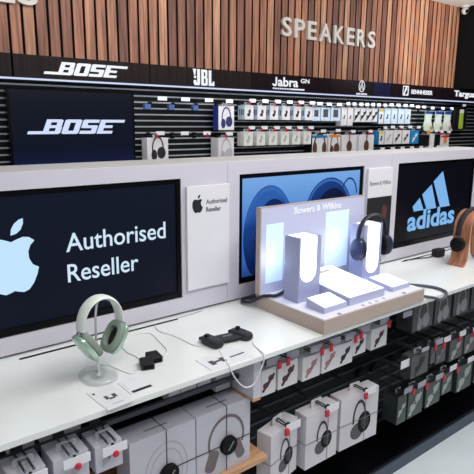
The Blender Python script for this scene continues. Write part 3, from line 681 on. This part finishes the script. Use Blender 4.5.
big_carton(1.082, 1.244, .345, .553, 1.205, .22, 'white headphone carton beside the oak shelf, turned on its hook', 'hook over the turned white carton beside the oak shelf')
big_carton(1.272, 1.44, .34, .556, 1.2, 0, 'white headphone carton hanging between two like it', 'hook over the middle white headphone carton')
big_carton(1.466, 1.68, .335, .552, 1.2, -.05, 'white headphone carton hanging nearest the black boxes', 'hook over the white headphone carton nearest the black boxes')

# silver cartons on the oak shelf
def silver(x0, x1, label, pm, dark):
    yf, d, z0, z1 = 1.2, .085, .5, .722
    t = thing('headphone_carton', label, 'box', ((x0 + x1) / 2, yf + d / 2, z0), 'silver headphone cartons on the oak shelf')
    MB().box(x0, x1, yf, yf + d, z0, z1).build('carton', 'carton_silver', t, bevel=.0015)
    cx, cz, w_ = (x0 + x1) / 2, (z0 + z1) / 2 - .012, x1 - x0
    mb = MB(); O = (0, yf - .0003, 0)
    if dark:
        mb.band(arc(cx + .008, cz + .012, .063, .072, -22, 200, 24), arc(cx + .008, cz + .012, .071, .083, -22, 200, 24), O, X3, Z3, .0006, k=0)
        M2 = Matrix.Translation((cx - .048, 0, cz - .045)) @ Matrix.Rotation(.35, 4, 'Y')
        mb2 = MB(M2); mb2.prism(rrect(-.020, .020, -.036, .036, .016), O, X3, Z3, .0009); mb2.build('printed_earcup', pm, t)
        M2 = Matrix.Translation((cx + .056, 0, cz - .038)) @ Matrix.Rotation(-.35, 4, 'Y')
        mb2 = MB(M2); mb2.prism(rrect(-.017, .017, -.038, .038, .015), O, X3, Z3, .0009); mb2.build('printed_earcup', pm, t)
    else:
        mb.band(arc(cx + .008, cz - .01, .068, .092, -30, 205, 24), arc(cx + .008, cz - .01, .072, .098, -30, 205, 24), O, X3, Z3, .0006, k=0)
        mb.band(arc(cx + .008, cz - .01, .052, .070, -30, 205, 24), arc(cx + .008, cz - .01, .055, .075, -30, 205, 24), O, X3, Z3, .0006, k=0)
    mb.build('printed_headband', pm, t)
    mb = MB(); xc = cx + .008
    mb.tube([(xc, yf - .0014, z0 + .001), (xc, yf - .0014, z1 + .0012), (xc, yf + d + .001, z1 + .0012)], .0013, seg=6)
    mb.tube([(x0 - .0005, yf - .0014, cz - .005), (x1 + .0005, yf - .0014, cz - .005)], .0013, seg=6)
    mb.build('security_cord', 'ink_dark', t)
    dz = cz - .008 if dark else cz - .015
    dk = MB().lathe([(0, .031), (.010, .031), (.014, .027)], (xc + .004, yf - .0016, dz), (0, -1, 0), X3, Z3, seg=32).build('alarm_disc', 'black_matt', t, 'round black alarm disc', smooth=True)
    MB().prism([(xc - .006, dz - .012), (xc + .0, dz - .014), (xc + .02, dz + .012), (xc + .014, dz + .014)], (0, yf - .0158, 0), X3, Z3, .0005).build('disc_mark', 'ink_grey', dk)
    mb = MB(); mb.box(cx - .045, cx + .03, yf + .03, yf + .036, z1 + .0002, z1 + .0007); mb.build('printed_line', 'ink_grey', t)
silver(.583, .799, 'silver headphone carton with pale headphone outline on oak shelf', 'ink_pale', False)
silver(.802, 1.010, 'silver headphone carton with mauve headphones beside the white side panel', 'mauve_print', True)
# boxes hanging in the left bay
GLB = 'boxes hanging in the left bay'
for i, (a, b, c, d) in enumerate(((.262, .345, .68, .792), (.362, .450, .68, .792), (.466, .540, .712, .785))):
    nm = ['at the far left', 'second along, between two like it', 'nearest the silver cartons'][i]
    goods('product_box', 'grey white box on the left bay rail, ' + nm, GLB, a, b, c, d, 1.15, .085, 'carton_silver', pic='buds', pm='ink_pale', ps=.5)
    x = (a + b) / 2
    h = thing('display_hook', 'hook with white tag over the grey white box ' + nm.split(',')[0], 'hook', (x, 1.235, d), GK)
    for dx in (-.010, .010):
        MB().tube([(x + dx, 1.2345, d + .016), (x + dx, 1.132, d + .013), (x + dx, 1.128, d + .018)], .003, seg=8).build('prong', 'rail_grey', h, smooth=True)
    MB().box(x - .014, x + .014, 1.229, 1.2345, d + .004, d + .030).build('back_plate', 'rail_grey', h)
    MB().box(x - .03, x + .036, 1.118, 1.120, d - .012, d + .012).build('price_tag', 'tag_white', h)
    MB().lathe([(0, .009), (.004, .007)], (x + .004, 1.1175, d - .014), (0, -1, 0), X3, Z3, seg=16).build('lock', 'red_plastic', h, 'red round lock')
    MB().box(x - .003, x + .003, 1.1202, 1.129, d + .004, d + .012).build('tag_clip', 'black_matt', h)
GUL = 'slim white boxes tucked under the left counter edge'
for i, (a, b, c, d, nm) in enumerate(((.292, .358, .775, .868, 'far left one'), (.372, .48, .775, .868, 'wide one beside the far left one'), (.752, .792, .757, .868, 'narrow one above the silver cartons'),
                                    (.795, .85, .757, .868, 'right next to the narrow one'), (.855, .905, .76, .868, 'third above the silver cartons'), (.925, .982, .735, .868, 'tall one by the white side panel'))):
    goods('product_box', 'slim white box tucked under the left counter edge, ' + nm, GUL, a, b, c, d, 1.27, .05 if a < .7 else .055, 'carton_white', tab=False, pic='buds' if i == 3 else None, pm='ink_mid', ps=.5)

# ================================================================== ON THE WORKTOP
# ---- lit headphone display
BZ = .945
t = thing('lit_display_stand', 'tan and white illuminated headphone display with backboard and two pillars', 'display stand', (1.55, 1.3, TOP))
MB().box(1.258, 1.832, 1.125, 1.468, TOP, BZ - .002).build('base', 'tan_board', t, 'tan base', bevel=.0012)
MB().box(1.262, 1.828, 1.129, 1.466, BZ - .002, BZ).build('base_top', 'lilac_white', t, 'white top surface')
bb = MB(); bb.box(1.262, 1.845, 1.4505, 1.472, BZ - .0, 1.272)
bb = bb.build('backboard', 'board_lilac', t, 'pale backboard', bevel=.001)
MB().box(1.256, 1.2618, 1.4495, 1.473, BZ, 1.273).build('board_edge', 'tan_board', bb, 'tan edge')
MB().box(1.256, 1.845, 1.450, 1.473, 1.2722, 1.2745).build('board_edge', 'tan_board', bb, 'tan edge')
MB().box(1.285, 1.372, 1.4494, 1.4503, .985, 1.21).build('painted_glow', 'board_glow_paint', bb, 'soft glow painted on the board')  # light falling on the backboard, put in as emissive patches
MB().box(1.605, 1.745, 1.4494, 1.4503, .985, 1.225).build('painted_glow', 'board_glow_paint', bb, 'soft glow painted on the board')
mb = MB(); text_into(mb, 'Bowers & Wilkins', (0, 1.4493, 0), X3, Z3, 1.425, 1.692, 1.235, 1.262, .02, .0008); mb.build('lettering', 'lit_white', bb, 'white lettering')
def pedestal(x0, x1, y0, y1, z1, ux0, ux1, uz):
    p = MB().box(x0, x1, y0, y1, BZ, z1).build('pillar', 'pillar_lilac', t, bevel=.0012)
    r = (ux1 - ux0) / 2
    MB().prism([(ux0, z1 - .002), (ux0, uz + r)] + arc((ux0 + ux1) / 2, uz + r, r, r, 180, 360, 16) + [(ux1, z1 - .002)], (0, y0 - .0002, 0), X3, Z3, .0012).build('light_panel', 'glow', p, 'glowing white panel with rounded foot')
    MB().box(ux0, ux1, y0 + .002, y1 - .01, z1 + .0002, z1 + .0012).build('light_panel', 'glow_soft', p, 'glowing top strip')
pedestal(1.305, 1.415, 1.295, 1.37, 1.183, 1.311, 1.391, 1.018)
pedestal(1.708, 1.824, 1.335, 1.405, 1.176, 1.729, 1.806, .972)
def wedge(x0, x1, y0, y1, hf, hb, nm):
    p = MB().hexa([(x0, y0, BZ), (x1, y0, BZ), (x1, y1, BZ), (x0, y1, BZ)], [(x0, y0, BZ + hf), (x1, y0, BZ + hf), (x1, y1, BZ + hb), (x0, y1, BZ + hb)]).build(nm, 'wedge_lilac', t, bevel=.001)
    g = .004; e = .0006
    MB().hexa([(x0 + g, y0 + g, BZ + hf + e*.3), (x1 - g, y0 + g, BZ + hf + e*.3), (x1 - g, y1 - g, BZ + hb + e*.3), (x0 + g, y1 - g, BZ + hb + e*.3)],
              [(x0 + g, y0 + g, BZ + hf + e*2), (x1 - g, y0 + g, BZ + hf + e*2), (x1 - g, y1 - g, BZ + hb + e*2), (x0 + g, y1 - g, BZ + hb + e*2)]).build('light_panel', 'glow_soft', p, 'glowing white top')
    return p
wedge(1.302, 1.418, 1.165, 1.252, .02, .034, 'light_block')
wedge(1.69, 1.80, 1.172, 1.29, .018, .03, 'light_block')
p = wedge(1.43, 1.63, 1.165, 1.435, .03, .06, 'tilted_light_panel')
mb = MB(); O = Vector((0, 1.165, BZ + .0318)); V = Vector((0, 1, .03 / .27)).normalized()
mb.prism([(1.50, .215), (1.585, .225), (1.575, .245), (1.55, .235), (1.52, .245), (1.505, .235)], O, X3, V, .0006); mb.build('printed_mark', 'ink_pale', p); mb = MB(); mb.prism(rect(1.57, 1.615, .010, .018), O, X3, V, .0006)
mb.build('printed_mark', 'ink_pale', p)
for x, y in ((1.345, 1.136), (1.478, 1.143), (1.516, 1.143), (1.554, 1.142), (1.60, 1.146), (1.715, 1.139)):
    MB().lathe([(0, .008), (.0015, .007)], (x, y, BZ), Z3, X3, Y3, seg=16).build('touch_button', 'ink_grey' if x in (1.345, 1.715) else 'ink_pale', t)

# ---- headphones
def headphones(M, label, hs, top, cup, mats, tilt=0, band=(.004, .013), ex=2.4, slider=None, padm='pad_dark', a0=4, hw=None):
    # local: x ear axis, z up from cup centre, cup=(half thickness, ry, rz)
    t = thing('headphones', label, 'headphones', M @ Vector((0, 0, -cup[2])))
    hw = hw or hs + cup[0] * .3
    path = [(hw * math.cos(math.radians(a)), 0, cup[2] * .75 + (top - cup[2] * .75) * math.sin(math.radians(a)) ** .8) for a in [180 - a0 - (180 - 2*a0) * i / 28 for i in range(29)]]
    MB(M).tube(path, band[0], band[1], B=M.to_3x3().inverted() @ (M.to_3x3() @ Vector((0, 1, 0))), seg=12).build('headband', mats[0], t, smooth=True)
    for s in (-1, 1):
        Mc = M @ Matrix.Translation((s * hs, 0, 0)) @ Matrix.Rotation(s * tilt, 4, 'Y')
        a, ry, rz = cup
        c = MB(Mc).lathe([(0, .86), (a*.15, .97), (a*.5, 1), (a*.85, .93), (a*1.02, .72), (a*1.06, .4)], (0, 0, 0), (s, 0, 0), Y3, Z3, ry, rz, seg=32, ex=ex).build('ear_cup', mats[1], t, smooth=True)
        pr = [(0, .94), (-a*.35, 1.0), (-a*.8, .97), (-a*.98, .82), (-a*.9, .62), (-a*.5, .56), (-a*.1, .56)]
        MB(Mc).lathe([(h, r) for h, r in pr], (0, 0, 0), (s, 0, 0), Y3, Z3, ry, rz, seg=32, ex=ex, cap0=False, cap1=False).build('ear_pad', padm, c, smooth=True)
        MB(Mc).lathe([(-a*.12, .6), (-a*.10, .6)], (0, 0, 0), (s, 0, 0), Y3, Z3, ry, rz, seg=32, ex=ex).build('inner_mesh', 'pad_dark', c)
        if slider:
            p0 = Vector((s * hs + s * a * .3, 0, 0)); p1 = Vector(path[0] if s < 0 else path[-1])
            q = Mc @ Vector((s * a * .35, 0, rz * .85))
            mb = MB(); mb.tube([q, M @ (p1 * .5 + Vector((s*hw, 0, p1.z)) * .5), M @ Vector(path[3 if s < 0 else -4])], slider, seg=10); mb.build('slider', mats[2], t, smooth=True)
        else:
            mb = MB(M); hz = rz * .95
            mb.tube([(s * (hs + a * .55), -ry * .55, hz * .1), (s * (hs + a * .6), -ry * .45, hz * .75), (s * (hs + a * .45), 0, hz * 1.12), (s * (hs + a * .6), ry * .45, hz * .75), (s * (hs + a * .55), ry * .55, hz * .1)], .0035, seg=8)
            mb.build('yoke', mats[2], t, smooth=True)
    return t
# mint headphones on their stand
SX, SY = .548, 1.300
M = Matrix.Translation((SX + .016, SY + .004, .992)) @ Matrix.Rotation(.14, 4, 'Z')
headphones(M, 'mint green over-ear headphones hanging on the clear round-based stand', .042, .125, (.018, .034, .047), ('mint_band', 'mint_metal', 'steel'), hw=.061, tilt=.58, band=(.006, .021), ex=2.6, slider=.0036, padm='mint_cloth')
t = thing('headphone_stand', 'clear acrylic headphone stand with steel post on the counter', 'stand', (SX, SY, TOP))
MB().lathe([(0, .95), (.002, 1), (.008, 1), (.011, .95)], (SX, SY - .002, TOP), Z3, X3, Y3, .048, .058, seg=40, ex=2.6).build('base', 'acrylic', t, smooth=True)
MB().lathe([(0, .6), (.0006, .6)], (SX + .004, SY - .002, TOP + .0112), Z3, X3, Y3, .03, .034, seg=30).build('base_pad', 'steel', t)
MB().tube(smooth_path([(SX + .004, SY + .002, TOP + .010), (SX + .004, SY + .01, .96), (SX + .008, SY + .018, 1.05), (SX + .011, SY + .014, 1.09), (SX + .012, SY + .006, 1.105)], 6), .0032, seg=10).build('post', 'steel', t, smooth=True)
MB().tube([(SX + .012 + .034 * math.cos(a) , SY + .006, 1.0975 + .0145 * math.sin(a)) for a in [PI * (.1 + .8 * i / 12) for i in range(13)]], .003, .012, B=(0, 1, 0), seg=10).build('cradle', 'acrylic', t, smooth=True)
# cables (white) around the stand
def cable(label, pts, r, m, n=8):
    o = MB().tube(smooth_path(pts, n), r, seg=8).build('cable', m, smooth=True); return tag(o, label, 'cable')
zc = TOP + .0018
cable('thin white cable looping from mint headphones stand across the counter', [(.600, 1.352, zc), (.612, 1.30, zc), (.627, 1.258, zc), (.655, 1.262, zc), (.680, 1.30, zc), (.690, 1.345, zc), (.683, 1.40, zc), (.70, 1.455, zc), (.76, 1.50, zc), (.81, 1.48, zc), (.80, 1.40, zc), (.785, 1.33, zc), (.755, 1.298, zc)], .0016, 'cable_white')
cable('thin white cable running from back slot toward the game controller', [(.86, 1.535, zc), (.845, 1.48, zc), (.862, 1.42, zc), (.868, 1.36, zc), (.872, 1.315, zc), (.886, 1.29, zc)], .0014, 'cable_white')
cable('white cable hanging in a loop over the counter edge below the controller', [(.912, 1.233, zc), (.895, 1.195, zc), (.88, 1.155, zc), (.872, 1.130, zc - .001), (.875, 1.119, .872), (.902, 1.117, .833), (.930, 1.117, .815), (.958, 1.117, .824), (.984, 1.117, .868), (.997, 1.122, zc + .001), (1.012, 1.165, zc), (1.025, 1.205, zc), (1.04, 1.225, zc)], .0019, 'cable_white')
# black connector blocks
for i, (cx, cy, rz) in enumerate(((.685, 1.275, -.35), (.722, 1.300, -.15))):
    M = Matrix.Translation((cx, cy, TOP)) @ Matrix.Rotation(rz, 4, 'Z')
    t = thing('charging_block', 'black charging block beside the white cable, %s' % ('nearer the counter front' if i == 0 else 'farther from the counter front'), 'adapter', (cx, cy, TOP), 'black charging blocks')
    MB(M).box(-.0185, .0185, -.026, .026, 0, .019).build('body', 'pad_dark', t, bevel=.003)
    MB(M).box(-.013, .013, -.0268, -.0262, .004, .014).build('port', 'black_gloss', t)
# printed info cards
def info_card(label, pts, kind):
    P = [Vector((x, y, TOP + .0002)) for x, y in pts]
    t = thing('info_card', label, 'card', (sum(p.x for p in P)/4, sum(p.y for p in P)/4, TOP))
    u = Vector((0, 0, .0016)); MB().hexa(P, [p + u for p in P]).build('card', 'sign_white', t)
    def at(a, b): return P[0].lerp(P[1], a).lerp(P[3].lerp(P[2], a), b) + u
    def patch(mb, a0, a1, b0, b1): mb.hexa([at(a0, b0), at(a1, b0), at(a1, b1), at(a0, b1)], [at(a0, b0) + u*.3, at(a1, b0) + u*.3, at(a1, b1) + u*.3, at(a0, b1) + u*.3])
    mb = MB()
    if kind == 0:
        patch(mb, .30, .42, .42, .58); patch(mb, .58, .72, .42, .58); patch(mb, .40, .60, .38, .45); patch(mb, .10, .18, .78, .86); mb.build('printed_picture', 'ink_mid', t)
        mb = MB(); patch(mb, .3, .7, .15, .18); mb.build('printed_line', 'ink_pale', t)
    elif kind == 1:
        patch(mb, .12, .95, .06, .20); mb.build('printed_bar', 'ink_dark', t); mb = MB(); patch(mb, .12, .9, .3, .9); mb.build('printed_panel', 'tag_white', t)
    else:
        patch(mb, .14, .24, .30, .62); patch(mb, .38, .48, .30, .62); patch(mb, .22, .40, .40, .52); mb.build('printed_picture', 'ink_mid', t); mb = MB(); patch(mb, .6, .95, .40, .47); mb.build('printed_bar', 'ink_dark', t)
info_card('white info card with small printed pictures in front of headphone stand', [(.492, 1.118), (.566, 1.122), (.560, 1.236), (.484, 1.232)], 0)
info_card('white info card with black bar right of the small picture card', [(.572, 1.152), (.640, 1.155), (.642, 1.233), (.572, 1.232)], 1)
info_card('clear white info card with controller picture under the game controller', [(.815, 1.136), (.972, 1.142), (.968, 1.225), (.815, 1.222)], 2)
# game controller
t = thing('game_controller', 'black split phone game controller lying on the counter', 'controller', (.975, 1.275, TOP))
def grip(cx, cy, rz, s):
    M = Matrix.Translation((cx, cy, TOP)) @ Matrix.Rotation(rz, 4, 'Z')
    g = MB(M).lathe([(0, .86), (.006, 1), (.016, 1), (.021, .93), (.0225, .8)], (0, 0, 0), Z3, X3, Y3, .0215, .042, seg=36, ex=3.2).build('grip', 'phone_dark', t, smooth=True)
    MB(M).lathe([(.0225, .0085), (.025, .006), (.029, .0085), (.030, .008)], (-s * .003, .02 , 0), Z3, X3, Y3, seg=20).build('thumb_stick', 'black_gloss', g, smooth=True)
    for dx, dy in ((0, .008), (0, -.008), (.008, 0), (-.008, 0)):
        MB(M).lathe([(.0226, .0035), (.0245, .003)], (dx + s * .002, dy - .016, 0), Z3, X3, Y3, seg=12).build('button', 'cable_grey', g)
    MB(M).box(-.015, .015, .0425, .048, .006, .016).build('trigger', 'black_gloss', g, bevel=.002)
grip(.921, 1.285, .10, 1); grip(1.032, 1.276, .12, -1)
mb = MB(); mb.hexa([(.938, 1.262, TOP + .010), (1.018, 1.250, TOP + .010), (1.022, 1.298, TOP + .010), (.942, 1.31, TOP + .010)], [(.938, 1.262, TOP + .017), (1.018, 1.250, TOP + .017), (1.022, 1.298, TOP + .017), (.942, 1.31, TOP + .017)])
mb.build('bridge', 'phone_dark', t, bevel=.002)
MB().prism([(.962, 1.282), (.995, 1.277), (.996, 1.284), (.963, 1.289)], (0, 0, TOP + .0172), X3, Y3, .0004).build('bridge_mark', 'ink_grey', t)
# blue black headphones on the right pillar
M = Matrix.Translation((1.774, 1.345, 1.079)) @ Matrix.Rotation(-.03, 4, 'Z')
headphones(M, 'dark blue over-ear headphones worn by the right lit pillar', .083, .136, (.0165, .034, .045), ('phone_dark', 'phone_blue', 'cable_black'), tilt=-.06, band=(.0055, .011), ex=2.2, padm='pad_dark')
cable('black lead dropping from the dark blue headphones to the display base', [(1.862, 1.368, 1.02), (1.872, 1.37, 1.00), (1.862, 1.38, .97), (1.86, 1.385, .94), (1.868, 1.39, .905), (1.90, 1.42, TOP + .003)], .0022, 'cable_black')
# heavy cables at the display's ends
cable('thick black cable coiled at the left end of the lit display', [(1.262, 1.40, .955), (1.252, 1.42, .951), (1.246, 1.45, .935), (1.243, 1.49, .91), (1.238, 1.525, .905), (1.262, 1.548, .905), (1.30, 1.53, .905), (1.30, 1.50, .905)], .0065, 'cable_black')
cable('black cable lying across the lit display base behind left pillar', [(1.262, 1.405, .9555), (1.285, 1.395, .9525), (1.32, 1.40, .9535), (1.36, 1.42, .9525), (1.40, 1.437, .9525)], .0065, 'cable_black')
cable('grey cable looping over the counter edge right of the lit display', [(1.846, 1.33, .90), (1.90, 1.31, .90), (1.965, 1.262, .90), (2.005, 1.19, .90), (1.992, 1.13, .9005), (1.962, 1.107, .892), (1.925, 1.105, .884), (1.885, 1.117, .898), (1.846, 1.15, .905)], .0062, 'cable_grey')
# small black plug on the counter behind the wooden stand
t = thing('plug_adapter', 'small black plug behind the wooden headphone stand under the right screen', 'plug', (2.40, 1.50, TOP))
MB().box(2.50, 2.56, 1.47, 1.515, TOP, .935).build('body', 'pad_dark', t, bevel=.006)
MB().tube(smooth_path([(2.50, 1.49, .905), (2.45, 1.50, .899), (2.38, 1.525, .8975), (2.30, 1.54, .8975)], 6), .003, seg=8).build('lead', 'cable_black', t, smooth=True)
# walnut bent-ply stand and headphones
t = thing('headphone_stand', 'bent walnut plywood headphone stand at the right end of the counter', 'stand', (2.545, 1.335, TOP))
cx = 2.55
out = [(cx - .128, 0), (cx - .112, .006), (cx - .098, .03), (cx - .092, .075), (cx - .090, .13), (cx - .088, .175)] + [(cx + .088 * math.cos(math.radians(a)), .185 + .082 * math.sin(math.radians(a))) for a in range(170, -1, -10)]
out += [(cx + .090, .13), (cx + .092, .075), (cx + .098, .03), (cx + .112, .006), (cx + .128, 0)]
def inset(pl, d):
    r = []
    for i, p in enumerate(pl):
        q0 = Vector(pl[max(i - 1, 0)]); q1 = Vector(pl[min(i + 1, len(pl) - 1)]); tt = (q1 - q0).normalized(); r.append((p[0] + tt.y * d, max(p[1] - tt.x * d, -.0)))
    return r
inn = inset(out, .007); inn[0] = (out[0][0] , .0); 
inn = [(p[0], p[1]) for p in inn]
out2 = [(p[0], p[1] + .007) for p in out[:2]] + out[2:-2] + [(p[0], p[1] + .007) for p in out[-2:]]
inn2 = [(p[0], p[1]) for p in out[:2]] + inn[2:-2] + [(p[0], p[1]) for p in out[-2:]]
mb = MB(); mb.band(inn2, out2, (0, 1.38, TOP), X3, Z3, .086)
sh = mb.build('bent_sheet', ['walnut'], t, smooth=True)
mb = MB(); mb.band(inn2, out2, (0, 1.2938, TOP), X3, Z3, .0008); mb.build('edge_strip', 'ply_edge', sh, 'pale plywood edge')
M = Matrix.Translation((cx, 1.338, 1.0))
headphones(M, 'black over-ear headphones hanging on the walnut plywood stand', .116, .168, (.020, .033, .036), ('pad_dark', 'black_matt', 'cable_grey'), tilt=0, band=(.007, .014), ex=2.1)

# ================================================================== LIGHT, WORLD, CAMERA
def area(name, loc, size, power, col, target, sy=None):
    l = bpy.data.lights.new(name, 'AREA'); l.energy = power; l.color = col; l.shape = 'RECTANGLE'; l.size = size; l.size_y = sy or size
    o = bpy.data.objects.new(name, l); C.objects.link(o); o.location = loc
    o.rotation_euler = (Vector(target) - Vector(loc)).to_track_quat('-Z', 'Y').to_euler(); o['kind'] = 'helper'; return o
area('ceiling_lamp', (1.9, .55, 2.74), 2.2, 38, (1, .985, .965), (1.6, 1.2, .9), .4)
area('ceiling_lamp', (.3, -.3, 2.74), 1.6, 27, (1, .985, .965), (.5, 1.2, .9), .4)
area('ceiling_lamp', (3.4, .9, 2.74), 1.2, 14, (1, .985, .965), (2.6, 1.4, .9), .4)
area('ceiling_lamp', (2.6, 2.35, 2.74), 5.0, 29, (1, .95, .91), (2.8, 3.4, 2.1), .35)
area('added_ceiling_fill', (4.9, 2.2, 2.2), .6, 18, (1, .96, .92), (5.4, 3.0, 2.8), .3)  # added fill that lifts the ceiling corner, no real fitting there
area('strip_lamp', (2.6, 3.26, 1.80), 6.4, 6.5, (.9, .95, 1), (2.6, 3.42, 1.2), .03)
def point(name, loc, power, col, r=.02):
    l = bpy.data.lights.new(name, 'POINT'); l.energy = power; l.color = col; l.shadow_soft_size = r
    o = bpy.data.objects.new(name, l); C.objects.link(o); o.location = loc; return o
point('pillar_lamp', (1.30, 1.405, 1.08), .15, (.70, .85, 1), .04); point('pillar_lamp', (1.66, 1.405, 1.10), .13, (.70, .85, 1), .04)
wld = bpy.data.worlds.new('store_ambient'); sc.world = wld; wld.use_nodes = True
bg = wld.node_tree.nodes['Background']; bg.inputs[0].default_value = (.9, .93, 1, 1); bg.inputs[1].default_value = .2
sc.view_settings.view_transform = 'Standard'; sc.view_settings.look = 'None'; sc.view_settings.exposure = 0; sc.view_settings.gamma = 1

cam = bpy.data.cameras.new('camera'); co = bpy.data.objects.new('camera', cam); C.objects.link(co)
r = Vector((0.78479662, -0.61971415, 0.00697431)); u = Vector((0.12503763, 0.16934766, 0.97759243)); f = Vector((0.60700895, 0.76633918, -0.21039106))
mw = Matrix((r, u, -f)).transposed().to_4x4(); mw.translation = (0, 0, 1.58); co.matrix_world = mw
cam.sensor_width = 36; cam.sensor_fit = 'HORIZONTAL'; cam.lens = 537.582 / 474 * 36; cam.clip_start = .02
sc.camera = co
for o in bpy.data.objects:
    if '_w' in o: del o['_w']
